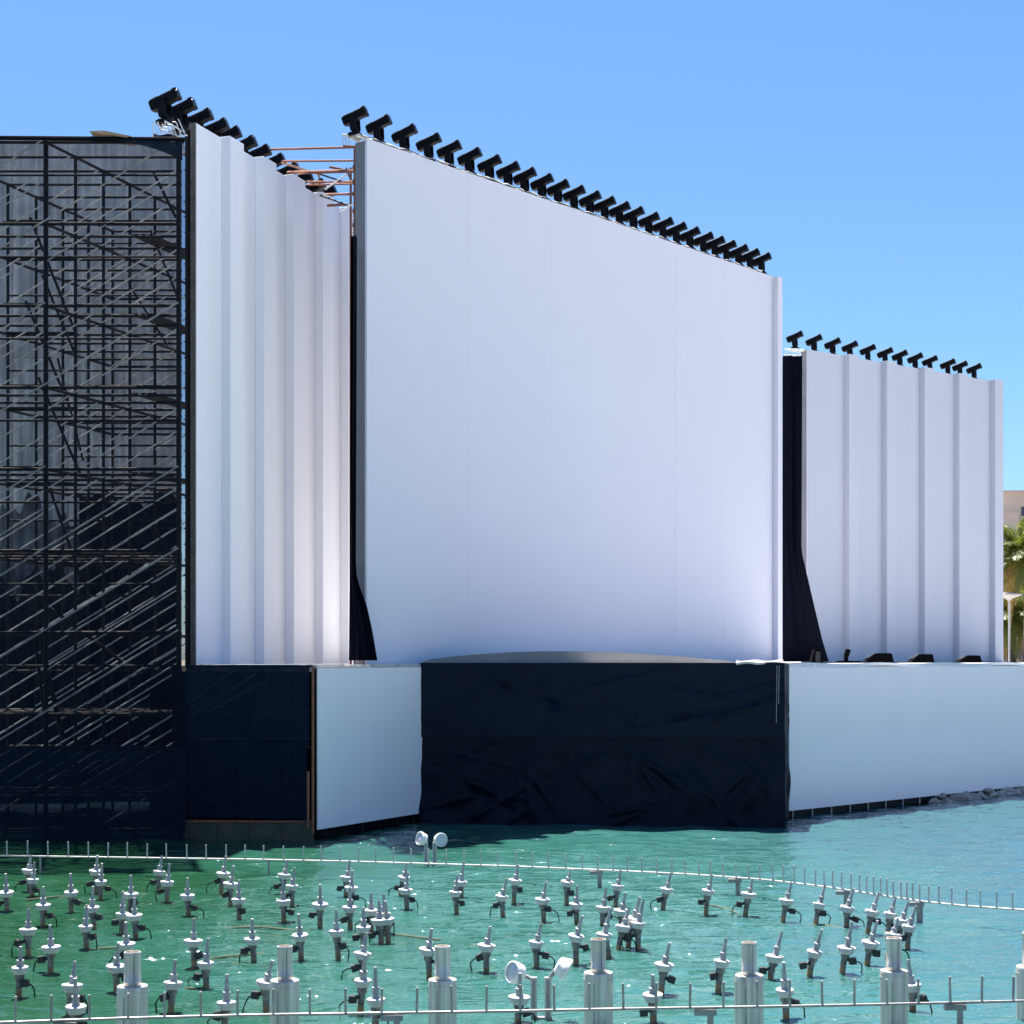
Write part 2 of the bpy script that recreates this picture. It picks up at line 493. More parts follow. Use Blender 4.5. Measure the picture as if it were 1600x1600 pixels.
# wings with box ribs
def ribs(W, t, starts, m, p, w):
    for x in starts:
        u = W.u_at(x)
        b = MB(); W.box(b, u, u + w, .006, p, DZ + .012, TOPZ + .03)
        o = b.build("rib", m, t)
        c = MB(); W.box(c, u + .05, u + w - .05, -.15, p - .05, TOPZ + .032, TOPZ + .06)
        c.build("rib_cap", m, o)
le = [0] + [WL.u_at(x) for x in (346, 399, 446, 492, 531)] + [WL.L]
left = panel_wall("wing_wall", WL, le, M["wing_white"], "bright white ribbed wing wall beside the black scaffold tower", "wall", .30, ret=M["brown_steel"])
ribs(WL, left, (346, 399, 446, 492, 532), M["wing_white"], .37, 1.0)
re_ = [0] + [WR.u_at(x) for x in (1319, 1378, 1437, 1491, 1547)] + [WR.L]
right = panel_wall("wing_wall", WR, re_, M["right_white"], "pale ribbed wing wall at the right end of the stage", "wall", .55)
ribs(WR, right, (1319, 1378, 1437, 1491, 1547), M["right_white"], .42, .9)

# steel posts and bright slit at the left edge of the left wing
sp = empty("edge_mast", WL.pt(-.45, -.2, DZ), "brown steel mast of posts and rungs along the left edge of the ribbed wing wall", "mast")
for px, w_, m in ((301.0, .11, "brown_steel"), (292.0, .05, "dark_tube"), (296.5, .03, "dark_tube")):
    p = at(px, 200, WL.o.y - .1)
    b = MB().box((p.x, p.y, (1.0 + TOPZ - .05) / 2 if px > 300 else (DZ + TOPZ - .3) / 2), (w_ * 2, .16, TOPZ - .05 - 1.0 if px > 300 else TOPZ - DZ - .3))
    b.build("post", M[m], sp)
for k in range(34):
    z = DZ + .4 + k * .55
    p0 = at(287, 0, WL.o.y - .1); p1 = at(302, 0, WL.o.y - .1)
    bar("rung", (p0.x, p0.y, z), (p1.x, p1.y, z + random.uniform(-.12, .12)), .022, M["galv" if k % 3 == 0 else "rust"], sp)

# low white and black fronts of the stage
def low_panel(name, p, q, z0, z1, m, label, strips):
    W = Frame(p, q)
    t = empty(name, W.pt(W.L / 2, 0, z0), label, "wall")
    for i in range(strips):
        b = MB(); W.box(b, W.L * i / strips + .002, W.L * (i + 1) / strips - .002, .10, .15 + random.uniform(0, .002), z0, z1)
        b.build("fabric_strip", m, t)
    b = MB(); W.box(b, .01, W.L - .01, -.12, .094, z0 + .03, z1 - .02); b.build("frame", M["black_metal"], t)
    b = MB(); W.box(b, .02, W.L - .02, -.1, .04, .04, z0 + .02); b.build("sill_beam", M["black_metal"], t)
    return t, W
lp, LW = low_panel("stage_front_wall", A1, A2, .36, DZ - .09, M["low_white"], "small pale front panel at the water between two black cloths", 5)
for k in range(6):
    block("bracket", LW.pt(LW.L * (k + .5) / 6, .06, .2), (.05, .04, .34), M["dark_tube"], lp)
rp_, RW = low_panel("stage_front_wall", A4, A6, .30, DZ - .09, M["low_white"], "long pale low front wall along the right side of the stage", 13)
for k in range(14):
    block("bracket", RW.pt(.35 + k * 1.25, .06, .17), (.05, .05, .3), M["coping"], rp_)
# folded top cloth on the right wall
b = MB().grid(lambda u, v: RW.pt(u * RW.L, -.3 + v * .47, DZ + .045 + .03 * math.sin(u * 60) * v - (.14 + .03 * math.sin(u * 31)) * max(0, v - .9) * 10), 90, 10)
b.build("top_cloth", M["white_paint"], rp_)

# black draped cloths -------------------------------------------------
def folds(u, v, seeds, amp):
    s = 0
    for (a, bb, ph, w) in seeds:
        s += w * math.sin(a * u + bb * v + ph)
    return amp * s
def cloth(name, p, q, z0, z1, m, label, nu=90, nv=50, amp=.05, parent=None, flare=.0, seed=1, off=.0, z0b=None, sag=0, kind_cat="cloth", wave=0.0, extra=()):
    r = random.Random(seed)
    seeds = [(r.uniform(5, 60), r.uniform(-18, 18), r.uniform(0, 6), r.uniform(.2, 1) / (1 + i * .35)) for i in range(7)]
    creases = [(r.uniform(.05, .95), r.uniform(0, .8), r.uniform(-1.2, 1.2), r.uniform(.25, .6), r.uniform(-.17, .2)) for _ in range(30)]
    creases += list(extra)
    W = Frame(p, q)
    def fn(u, v):
        za, zb = z0 if z0b is None else z0 + (z0b - z0) * u, z1 + wave * (math.sin(9 * u + seed) + .7 * math.sin(23 * u + 2) + .35 * math.sin(57 * u))
        z = zb + (za - zb) * v
        k = .25 + .75 * v
        dv = folds(u, v, seeds, amp) * k + flare * v * v + off
        for (cu, cv, ang, ln, a) in creases:
            du, dvv = u - cu, (v - cv)
            along = du * math.sin(ang) * 2 + dvv * math.cos(ang); ac = du * math.cos(ang) * 2 - dvv * math.sin(ang)
            if abs(along) < ln: dv += a * math.exp(-(ac / .028) ** 2) * (1 - abs(along) / ln) * k
        if sag: z -= sag * math.sin(math.pi * u) * (v < .02)
        return W.pt(u * W.L, dv, z)
    o = MB().grid(fn, nu, nv).build(name, m, parent, True)
    if parent is None:
        # origin at the thing's base
        c = W.pt(W.L / 2, 0, z0)
        o.data.transform(Matrix.Translation(-c)); o.location = c
        tag(o, label, kind_cat)
    return o
bf = empty("front_cloth", (A2 + A3) / 2, "wide black cloth hanging down to the water under the arched ramp", "cloth")
e1 = (A3 - A2).normalized()
n1 = Vector((e1.y, -e1.x, 0))
GATHER = [(cu + .012 * k, cv, .16 * k + sk, ln, a * (-1) ** k) for cu, cv, sk, ln, a in ((.30, .55, .1, .5, .16), (.33, .85, -.5, .3, .14), (.61, .35, .35, .55, .18), (.64, .8, -.9, .3, .16), (.93, .4, -.25, .6, .16), (.12, .5, .8, .35, .12)) for k in range(-2, 3)]
cloth("side_drop", A3 + e1 * .02, A4 + e1 * .1, .1, DZ + .02, M["front_cloth"], None, 20, 30, amp=.04, parent=bf, seed=27)
cloth("upper_drop", A2 + e1 * .05, A3 + e1 * .10, 3.15, DZ + .07, M["navy_cloth"], None, amp=.012, parent=bf, seed=3, off=.26)
cloth("lower_drop", A2 + e1 * .02, A3 + e1 * .12, -.06, 3.35, M["front_cloth"], None, 150, 70, amp=.06, parent=bf, flare=.28, seed=5, off=.18, extra=GATHER)
for k, x in enumerate((1214, 1217.5)):
    bar("cord", at(x, 1040, 59.3), at(x - 1, 1130 - 30 * k, 59.2), .012, M["rail_dark"], bf)

lf = empty("front_cloth", (A0 + A1) / 2, "black netting cloth on the low front below the ribbed wing wall", "cloth")
cloth("upper_drop", A0 - Vector((.42, 0, 0)), A1 - Vector((.14, 0, 0)), 3.1, DZ - .02, M["net_low"], None, 60, 40, amp=.03, parent=lf, seed=8, off=.12)
cloth("lower_drop", A0 - Vector((.40, 0, 0)), A1 - Vector((.2, 0, 0)), .78, 3.25, M["net_dense"], None, 70, 40, amp=.05, parent=lf, seed=9, off=.2, z0b=.72)
ft = empty("footing_wall", (A0 + A1) / 2, "brown algae-stained concrete footing at the waterline below the black netting", "footing")
W = Frame(A0, A1)
for i in range(4):
    b = MB(); W.box(b, W.L * i / 4 + .01, W.L * (i + 1) / 4 - .01, -.4, .02 + random.uniform(0, .03), -.6, .55 + random.uniform(-.02, .02)); b.build("block", M["algae"], ft)
b = MB(); W.box(b, 0, W.L, -.1, .07, .58, .66); b.build("ledge_tube", M["rust"], ft)
fr = empty("front_scaffold", A0 + Vector((2, .8, 0)), "rusty scaffold frame standing behind the low black netting", "scaffold")
for i, x in enumerate((300, 335, 375, 420, 462)):
    bar("standard", at(x, 1290, 56.2), Vector((gx(x, 56.2), 56.2, DZ - .25)), .035, M["dark_tube"], fr)
for z in (.8, 1.05, 3.0, 3.3, 4.2):
    bar("ledger", (gx(292, 56.1), 56.1, z), (gx(486, 56.1), 56.1, z + .02), .035, M["rust" if z < 2 else "plank"], fr)
for (xa, ya, xb, yb) in ((300, 1095, 375, 1040), (300, 1118, 400, 1052), (330, 1110, 420, 1060)):
    bar("brace", at(xa, ya, 56.0), at(xb, yb, 56.0), .035, M["galv"], fr)
for x, w_ in ((481.5, .05), (489, .045)):
    bar("corner_post", at(x, 1302 if x > 485 else 1292, 54.85), at(x, 1040 if x > 485 else 1205, 54.85), w_, M["rust"], fr)

cloth("understage_drape", A0 + Vector((-2.2, 4.6, 0)), A2 + Vector((.3, 2.2, 0)), -.3, DZ - .25, M["navy_cloth"], "dark drape under the stage behind the low black netting", 60, 20, amp=.05, seed=41, kind_cat="drape")
# drapes in the gaps between the walls
def drape(name, left, right, d, m, label, nv=40, nu=14, seed=2):
    r = random.Random(seed); ph = [r.uniform(0, 6) for _ in range(4)]
    def edge(tab, y):
        for (ya, xa), (yb, xb) in zip(tab, tab[1:]):
            if y <= yb: return xa + (xb - xa) * (y - ya) / (yb - ya)
        return tab[-1][1]
    y0, y1 = left[0][0], left[-1][0]
    def fn(u, v):
        y = y0 + (y1 - y0) * v
        x = edge(left, y) + (edge(right, y) - edge(left, y)) * u
        dd = d + .10 * math.sin(u * 9 + ph[0] + v * 2) + .05 * math.sin(u * 23 + ph[1] - v * 3)
        p = at(x, y, d); p.y = dd
        return p
    o = MB().grid(fn, nu, nv).build(name, m, None, True)
    c = Vector((gx(edge(left, y1), d), d, DZ)); o.data.transform(Matrix.Translation(-c)); o.location = c
    return tag(o, label, "drape")
drape("gap_drape", [(368, 548.5), (900, 546), (1032, 544.5)], [(368, 557.5), (880, 556), (905, 558), (945, 573), (985, 582), (1032, 590)], 60.0, M["black_cloth"],
      "narrow black drape in the gap left of the largest screen")
drape("gap_drape", [(556, 1221), (1034, 1221)], [(556, 1253), (860, 1252), (890, 1259), (950, 1273), (1000, 1285), (1036, 1296)], 97.0, M["black_cloth"],
      "tall black drape in the gap right of the largest screen", seed=4)

# rusty scaffold seen between left wing and centre screen
gs = empty("gap_scaffold", Vector((gx(552, 61.6), 61.6, DZ)), "rusty scaffold tubes bridging the gap behind the ribbed wing wall", "scaffold")
px = 554.5
bar("standard", (gx(px, 61.3), 61.3, DZ), (gx(px, 61.3), 61.3, at(0, 228, 61.3).z), .05, M["rust"], gs)
bar("standard", (gx(548, 64), 64, DZ), (gx(548, 64), 64, at(0, 262, 64).z), .045, M["rust"], gs)
for (xa, ya, da, xb, yb, db, r, m) in (
    (405, 234, 66, 556, 230, 61.3, .045, "rust"), (425, 252, 67, 558, 251, 61.5, .04, "rust"), (450, 270, 67, 556, 267, 61.4, .07, "rust"),
    (480, 284, 68, 553, 284, 62, .04, "rust"), (480, 289, 70, 552, 287, 63, .04, "rust"), (500, 304, 70, 552, 303, 63, .05, "rust"),
    (440, 254, 66, 500, 273, 68, .05, "plank"), (500, 272, 66, 545, 287, 66, .035, "dark_tube"), (508, 296, 65, 542, 272, 63, .03, "galv"),
    (500, 305, 66, 548, 322, 65, .035, "dark_tube"), (532, 331, 63, 552, 318, 62, .03, "galv"), (511, 321, 66, 544, 319, 66, .06, "rust"),
    (541, 262, 62.5, 549, 285, 62.5, .03, "rust"), (498, 272, 67, 500, 292, 67, .03, "rust"), (515, 261, 65, 536, 265, 65, .05, "rust")):
    bar("ledger" if abs(ya - yb) < 6 else "brace", at(xa, ya, da), at(xb, yb, db), r, M[m], gs)
for k, y in enumerate((262, 284, 303, 330, 352)):
    block("clamp", at(554.3, y, 61.25), (.16, .14, .13), M["rust"], gs)
for k in range(9):
    y = 345 + k * 4.5
    bar("rung", at(550, y, 61.8), at(557, y + 1, 61.8), .02, M["white_paint"], gs)

# ------------------------------------------------------------------ scaffold tower on the left
U = Vector((.335, 1.0, 0))                  # rows run back alongside the wing
PITCH, BAY, LIFT = 1.65, 4.42, 2.72
X0 = gx(67, TOW)
ZT = at(0, 217, TOW).z
tower = empty("scaffold_tower", Vector((gx(140, 58), 58, 0)), "tall scaffold tower behind black netting at the left edge", "scaffold")
def node(i, j, z):
    return Vector((X0 + i * BAY + U.x * PITCH * j, TOW + .35 + PITCH * j, z))
NJ = 8
levels = [ZT - LIFT * k for k in range(9)]
for i in (-1, 0, 1):
    for j in range(NJ):
        if i == 1 and j > 0: continue
        if i == -1 and j < 3: continue
        bar("standard", node(i, j, -.5), node(i, j, ZT + .05), .085 if j == 0 else .058, M["dark_tube"], tower)
for k, z in enumerate(levels):
    if z < .3: continue
    for i in (-1, 0):
        bar("ledger", node(i, 0, z), node(i, NJ - 1, z), .055, M["dark_tube"], tower)
    for j in range(NJ):
        xr = gx(284, node(0, j, 0).y)
        a = node(-1, j, z); c = node(1, j, z)
        c.x = min(c.x, xr)
        bar("ledger", a, c, .05 if j else .06, M["dark_tube"], tower)
    # guard rail tubes half way
    for j in (0, 3, 5):
        a = node(-1, j, z - 1.1 - .2 * (j % 2)); c = node(1, j, a.z); c.x = min(c.x, gx(284, c.y))
        bar("ledger", a, c, .038, M["dark_tube"], tower)
for k in range(len(levels) - 1):
    za, zb = levels[k + 1], levels[k]
    for j in range(NJ):
        if za < 1.2: continue
        for i in (-1, 0):
            a, c = node(i, j, za + .1), node(i + 1, j, zb + .1)
            xr = gx(283, a.y)
            if c.x > xr:
                t = (xr - a.x) / (c.x - a.x); c = a + (c - a) * t
            dy = -.08
            a.y += dy; c.y += dy
            if random.random() < (.95 if j < 5 else .5): bar("brace", a, c, .027 if j else .030, M["galv"], tower)
            # second brace, half a lift lower
            if j in (0, 2, 4) and random.random() < .5:
                bar("brace", a - Vector((0, -.05, LIFT / 2)), c - Vector((0, -.05, LIFT / 2)), .025, M["galv"], tower)
# raking tubes and plank runs
for (xa, ya, xb, yb, d, r) in ((47, 340, 118, 520, 58, .05), (40, 470, 110, 640, 59, .05), (66, 430, 120, 560, 57, .045), (60, 590, 125, 740, 58, .05), (70, 740, 125, 900, 57, .05),
                               (90, 560, 130, 720, 60, .04), (60, 985, 112, 1215, 55.9, .09), (52, 980, 70, 1120, 55.9, .06), (78, 950, 220, 1055, 57, .06), (205, 450, 262, 540, 60, .04),
                               (240, 270, 275, 340, 58, .05), (235, 360, 280, 470, 58, .04), (225, 800, 275, 880, 60, .04)):
    bar("raker", at(xa, ya, d), at(xb, yb, d), r, M["dark_tube"], tower)
for k in (1, 2, 3, 4):
    z = levels[k]
    for j0 in (1, 4):
        for q in range(3):
            a = node(0, j0, z + .06); a.x += 2.0 + q * .26; 
            bdir = Vector((U.x, 1, 0)).normalized()
            L = 3.6
            block("plank", a + bdir * (L / 2), (.24, L, .05), M["plank_dark"], tower, rot=Vector((0, 1, 0)).rotation_difference(bdir))
    a = node(-1, 3, z + .06)
    block("plank", a + Vector((1.2, 0, 0)), (2.6, .25, .05), M["plank_dark"], tower)
    block("plank", node(0, 0, z + .09) + Vector((-.75, .2, 0)), (1.4, .25, .05), M["plank_dark"], tower)

# pale sheet wall behind the tower
sw = empty("sheet_wall", (gx(140, 69), 69, 0), "grey corrugated sheet wall seen through the netting behind the scaffold tower", "wall")
sm = MB()
zig = []
wS = 1.16
for k in range(13):
    zig.append((k / 12 * wS, (.0 if k % 4 in (0, 1) else .05)))
zt = at(0, 224, 69).z
vs = [(x, -y, z) for z in (0, 1) for (x, y) in zig]
sm.add(vs, [(k, k + 1, 13 + k + 1, 13 + k) for k in range(12)])
sme = sm.mesh("sheet", M["sheet"])
xr = gx(283, 69)
for k in range(12):
    for zz0, zz1 in ((2.0, 9.9), (9.93, 18.5), (18.53, zt)):
        o = link("sheet", sme, sw)
        o.location = Vector((xr - (k + 1) * wS, 69 + (.03 if k % 2 else 0), zz0)) - sw.location
        o.scale = (1.02, 1, zz1 - zz0)
for zz in (2.2, 9.9, 18.5, zt - .3):
    bar("purlin", (xr - 14, 69.12, zz), (xr, 69.12, zz), .06, M["dark_tube"], sw)
# dark inner drape low behind the tower
cloth("inner_drape", Vector((gx(124, 67.6), 67.6, 0)), Vector((gx(283, 67.6), 67.6, 0)), .2, at(0, 778, 67.6).z, M["navy_cloth"],
      "dark navy drape hung low behind the right half of the scaffold tower", 80, 30, amp=.06, seed=31, kind_cat="drape", wave=.22)
cloth("inner_drape", Vector((gx(-40, 66.9), 66.9, 0)), Vector((gx(128, 66.9), 66.9, 0)), .2, at(0, 905, 66.9).z, M["navy_cloth"],
      "dark navy drape hung lower behind the left half of the scaffold tower", 80, 30, amp=.06, seed=33, kind_cat="drape", wave=.5)
cloth("inner_net", Vector((gx(-40, 66.5), 66.5, 0)), Vector((gx(135, 66.5), 66.5, 0)), .2, at(0, 800, 66.5).z, M["net_mid"],
      "grey veil of netting above the lower inner drape of the scaffold tower", 60, 30, amp=.10, seed=35, kind_cat="netting", wave=.5)

# netting on the tower
NR = Vector((gx(289, TOW), TOW, 0)); NL = Vector((gx(-60, TOW), TOW, 0))
nt_ = empty("tower_netting", (NL + NR) / 2, "black see-through netting wrapped over the scaffold tower at the left edge", "netting")
zs = at(0, 1168, TOW).z
cloth("net_drop", NL, NR, zs - .1, ZT + .02, M["net"], None, 70, 110, amp=.018, parent=nt_, seed=11, off=.0)
cloth("skirt_drop", NL, NR + Vector((.05, 0, 0)), -.1, zs + .05, M["net_dense"], None, 110, 46, amp=.05, parent=nt_, seed=12, off=.10, flare=.12)
bar("top_hem", (NL.x, TOW - .02, ZT + .04), (NR.x, TOW - .02, ZT - .02), .075, M["black_cloth"], nt_)
# sagging tarp scrap near the top right corner of the net
b = MB().grid(lambda u, v: at(190 + u * 95, 217 + u * 6 + v * (6 + 22 * u * u), TOW - .06 - .05 * math.sin(u * 7 + v * 3)), 20, 8)
b.build("tarp_scrap", M["net_low"], nt_, True)
bar("seam_cord", (NL.x, TOW - .06, zs), (NR.x, TOW - .06, zs - .05), .02, M["navy_cloth"], nt_)
pk = tag(MB().prism([at(140, 207, 54.9), at(163, 206, 54.9), at(205, 214.5, 54.9), at(198, 216.2, 54.9), at(160, 211, 54.9)], (0, -.05, .03), (0, .9, .03)).build("loose_plank", M["plank"]),
         "loose brown plank lying on top of the scaffold tower", "plank")

# white truss stub under the first light of the left wing
WLO = -1.15
def truss(name, c, dirv, L, wz, label):
    t = empty(name, c, label, "truss")
    side = Vector((dirv.y, -dirv.x, 0))
    cs_ = [(s * .24, h) for s in (-1, 1) for h in (0, wz)]
    for s, h in cs_:
        p = Vector(c) + side * s + Vector((0, 0, h)); bar("chord", p, p + dirv * L, .03, M["white_paint"], t)
    n_ = max(2, int(L / .5))
    for k in range(n_ + 1):
        q = Vector(c) + dirv * (L * k / n_)
        for s in (-.24, .24):
            bar("strut", q + side * s, q + side * s + Vector((0, 0, wz)), .02, M["white_paint"], t)
            if k < n_: bar("lacing", q + side * s + Vector((0, 0, wz * (k % 2))), q + dirv * (L / n_) + side * s + Vector((0, 0, wz * ((k + 1) % 2))), .016, M["white_paint"], t)
        bar("strut", q - side * .24, q + side * .24, .02, M["white_paint"], t)
    return t
p = at(262, 213, WL.o.y - .3)
truss("light_truss", WL.pt(-.55, WLO, p.z), WL.d, WL.L - .2, .56, "white truss carrying the lights behind the ribbed wing wall")
cab = MB()
r = random.Random(5)
for k in range(5):
    x0 = 246 + k * 8
    cab.path([at(x0 + i * 3 + r.uniform(-1, 1), 190 + i * 4 + 5 * math.sin(i + k), WL.o.y - .62) for i in range(6)], .018, 5)
tag(cab.build("cable_bundle", M["white_paint"], None, True), "tangle of white cables on the truss beside the first light of the scaffold side", "cables")
tag(MB().grid(lambda u, v: at(240 + u * 48, 208 + 6 * u + v * 9 + 2 * math.sin(u * 9), WL.o.y - .7 - .1 * v), 14, 4).build("tarp_bundle", M["black_cloth"], None, True),
    "black bundled tarp below the truss at the top of the scaffold tower", "tarp")

# ------------------------------------------------------------------ moving-head lights
def make_light():
    root = empty("moving_head_light", (0, 0, 0))
    MB().box((0, 0, .05), (.46, .40, .08)).box((0, 0, .11), (.36, .32, .05)).build("base", M["black_metal"], root)
    MB().lathe([(.13, 0), (.13, .05), (.11, .07)], (0, 0, .13)).build("swivel", M["black_metal"], root, True)
    MB().box((0, 0, .22), (.24, .44, .07)).build("yoke", M["black_metal"], root)
    for s in (-1, 1):
        MB().add([Vector((x * w, s * (.185 + t), z)) for (z, w) in ((.25, .135), (.78, .10)) for x in (-1, 1) for t in (0, .05)],
                 [(0, 1, 3, 2), (4, 6, 7, 5), (0, 4, 5, 1), (2, 3, 7, 6), (0, 2, 6, 4), (1, 5, 7, 3)]).build("yoke_arm", M["black_metal"], root)
    tilt = math.radians(21)
    ax = Vector((math.cos(tilt), 0, math.sin(tilt))); up = Vector((-math.sin(tilt), 0, math.cos(tilt)))
    c = Vector((0, 0, .76))
    def bx(mb, a0, a1, hw, hh, hw2=None, hh2=None):
        hw2 = hw2 or hw; hh2 = hh2 or hh
        vs = []
        for a, w, h in ((a0, hw, hh), (a1, hw2, hh2)):
            for (sy, sz) in ((-1, -.8), (-.8, -1), (.8, -1), (1, -.8), (1, .8), (.8, 1), (-.8, 1), (-1, .8)):
                vs.append(c + ax * a + Vector((0, sy * w, 0)) + up * (sz * h))
        return mb.add(vs, [tuple(range(7, -1, -1)), tuple(range(8, 16))] + [(k, (k + 1) % 8, 8 + (k + 1) % 8, 8 + k) for k in range(8)])
    hb = bx(MB(), -.52, -.46, .13, .14, .165, .17); bx(hb, -.46, .36, .168, .175, .155, .16)
    ho = hb.build("head", M["black_metal"], root)
    bx(MB(), .362, .50, .172, .178, .172, .178).build("lens_hood", M["black_metal"], ho)
    MB().lathe([(.14, 0), (.13, .015), (.05, .03)], c + ax * .501, ax).build("lens", M["black_gloss"], ho, True)
    fin = MB()
    for k in range(5): bx(fin, -.40 + k * .05, -.375 + k * .05, .178, .185)
    fin.build("cooling_fins", M["black_metal"], ho)
    for s in (-1, 1):
        MB().tube(c + Vector((0, s * .16, 0)), c + Vector((0, s * .26, 0)), .07, n=12).build("pivot", M["black_metal"], root, True)
    return root
proto = make_light()
first = True
def put_light(W, px, v, z, label, group, rz_extra=0, s=1.0):
    global first
    o = proto if first else copy_tree(proto)
    first = False
    Wo = Frame(W.pt(0, v, 0), W.pt(W.L, v, 0))
    p = Wo.pt(Wo.u_at(px), 0, z)
    o.location = p
    o.rotation_euler = (0, 0, math.atan2(W.n.y, W.n.x) + rz_extra)
    o.scale = (s, s, s)
    tag(o, label, "spotlight", group)
    return o
LX = (258, 283, 309, 334, 354, 379, 401, 424, 447, 468, 488, 506)
for i, x in enumerate(LX):
    put_light(WL, x, WLO, p.z + .60, "black moving-head spotlight, %s from the left above the ribbed wing wall beside the scaffold" % ordn(i), "spotlights above the left wing wall", random.uniform(-.06, .06) + .1, 1.12)
CX = (553, 590, 630, 668, 700, 732, 763, 792, 818, 845, 870, 895, 920, 943, 966, 988, 1012, 1034, 1055, 1076, 1097, 1115, 1133, 1152, 1170, 1188)
for i, x in enumerate(CX):
    put_light(WC, x + 2, -.38, TOPZ + .10, "black moving-head spotlight, %s from the left on top of the largest screen" % ordn(i), "spotlights above the largest screen", random.uniform(-.05, .05) + .35, .95)
RX = (1241, 1271, 1300, 1327, 1355, 1382, 1405, 1429, 1452, 1480, 1499, 1521)
for i, x in enumerate(RX):
    put_light(WR, x + 1, -.5, TOPZ + .02, "black moving-head spotlight, %s from the left above the pale wing wall at the right end" % ordn(i), "spotlights above the right wing wall", random.uniform(-.05, .05) + .45, 1.0)
# light rails with cable along wall tops
def light_rail(W, v, u0, u1, z, label):
    t = empty("light_rail", W.pt((u0 + u1) / 2, v, z), label, "rail")
    bar("tube", W.pt(u0, v - .2, z), W.pt(u1, v - .2, z), .04, M["white_paint"], t)
    bar("tube", W.pt(u0, v + .2, z), W.pt(u1, v + .2, z), .04, M["white_paint"], t)
    nn = int((u1 - u0) / .55)
    for k in range(nn):
        u = u0 + (k + .5) * .55
        if k % 2 == 0:
            block("shim", W.pt(u, v, z + .045), (.5, .5, .04), M["coping"], t, rot=Vector((1, 0, 0)).rotation_difference(W.d))
        else:
            block("clip", W.pt(u, v + .24, z + .02), (.10, .05, .08), M["black_metal"], t, rot=Vector((1, 0, 0)).rotation_difference(W.d))
    rr = random.Random(3)
    MB().path([W.pt(u0 + k * .3, v + .3 + rr.uniform(-.02, .02), z + .03 + rr.uniform(-.03, .05)) for k in range(int((u1 - u0) / .3))], .028, 5).build("cable", M["white_paint"], t, True)
    MB().path([W.pt(u0 + k * .3, v + .34 + rr.uniform(-.02, .02), z + .02 + rr.uniform(-.05, .04)) for k in range(int((u1 - u0) / .3))], .016, 5).build("cable", M["black_metal"], t, True)
light_rail(WC, -.38, -.35, WC.L - .4, TOPZ + .045, "white rail with cables under the spotlights of the largest screen")
light_rail(WR, -.5, -.9, WR.L - 1.5, TOPZ - .06, "white rail with cables under the spotlights at the right end")
st_ = empty("truss_stub", at(1238, 553, 99), "short white truss bracket under the first light of the right end wall", "truss")
for x in (1228, 1236, 1246):
    bar("strut", at(x, 556, 99), at(x + 2, 545, 99), .035, M["white_paint"], st_)
bar("chord", at(1226, 545, 99), at(1256, 547, 99), .05, M["white_paint"], st_)
bar("chord", at(1226, 555, 99), at(1252, 556, 99), .05, M["white_paint"], st_)
c2 = empty("truss_stub", at(545, 222, 61.1), "short white truss bracket under the first light of the largest screen", "truss")
for x in (537, 541, 546): bar("strut", at(x, 228, 61.1), at(x - 2, 212, 61.1), .018, M["white_paint"], c2)
bar("chord", at(534, 211, 61.1), at(562, 213, 61.1), .05, M["white_paint"], c2)
bar("chord", at(536, 228, 61.1), at(556, 229, 61.1), .04, M["rust"], c2)

# ------------------------------------------------------------------ things on the deck at the right
def wedge(x0, x1, ytop, d, label, flip=False):
    a, bq = at(x0, 1038, d), at(x1, 1038, d)
    w = bq.x - a.x; h = at(0, ytop, d).z - DZ - .03
    t = empty("stage_monitor", ((a.x + bq.x) / 2, d, DZ + .03), label, "speaker", "wedge speakers on the right side of the stage")
    pr = [(-.5 * w, 0), (.5 * w, 0), (.42 * w, .96 * h), (.36 * w, h), (-.02 * w, h), (-.12 * w, .93 * h), (-.38 * w, .35 * h)]
    MB().prism([Vector((x, 0, z)) for x, z in pr], (0, -.42, 0), (0, .42, 0)).build("cabinet", M["black_matte"], t, world=False)
    MB().prism([Vector((x, 0, z)) for x, z in ((-.34 * w, .44 * h), (-.13 * w, .88 * h), (-.15 * w, .93 * h), (-.37 * w, .46 * h))], (0, -.36, .02), (0, .36, .02)).build("grille", M["black_gloss"], t, world=False)
    MB().box((.455 * w, 0, .5 * h), (.05, .2, .12)).build("handle", M["rail_dark"], t, world=False)
    return t
wedge(1347, 1394, 1020.5, 74, "black wedge stage speaker, largest and leftmost of the three at the right")
wedge(1419, 1457, 1022, 78, "black wedge stage speaker in the middle of the three at the right")
wedge(1494, 1531, 1024, 82, "black wedge stage speaker, rightmost of the three at the right")
sm_ = empty("side_speaker", (gx(1277, 70), 70, DZ + .02), "black speaker cabinet in front of the tall drape right of the largest screen", "speaker")
MB().prism([Vector((x, 0, z)) for x, z in ((-.32, 0), (.2, 0), (.1, .56), (-.16, .58))], (0, -.25, 0), (0, .25, 0)).build("cabinet", M["black_matte"], sm_, world=False)
MB().box((-.02, -.26, .28), (.2, .012, .44)).build("grille", M["black_gloss"], sm_, world=False)
sl_ = empty("floor_spotlight", (gx(1322, 72), 72, DZ + .02), "small black spotlight on the deck left of the wedge speakers", "spotlight")
MB().box((.12, 0, .06), (1.0, .4, .10)).build("base", M["black_matte"], sl_, world=False)
MB().box((0, 0, .2), (.16, .12, .26)).build("yoke", M["black_matte"], sl_, world=False)
MB().lathe([(.06, -.22), (.11, -.1), (.12, .16), (.09, .2)], (.04, 0, .42), (.35, 0, 1), 14).build("head", M["black_matte"], sl_, True, world=False)
dk = empty("deck_cable_ramp", (gx(1420, 76), 76.5, DZ), "low black cable cover along the right edge of the stage", "cable cover")
for k in range(12):
    a = RW.pt(.8 + k * 1.6, -1.0, DZ + .04)
    block("cover_piece", a, (1.55, .5, .07), M["black_matte"], dk, rot=Vector((1, 0, 0)).rotation_difference(RW.d))

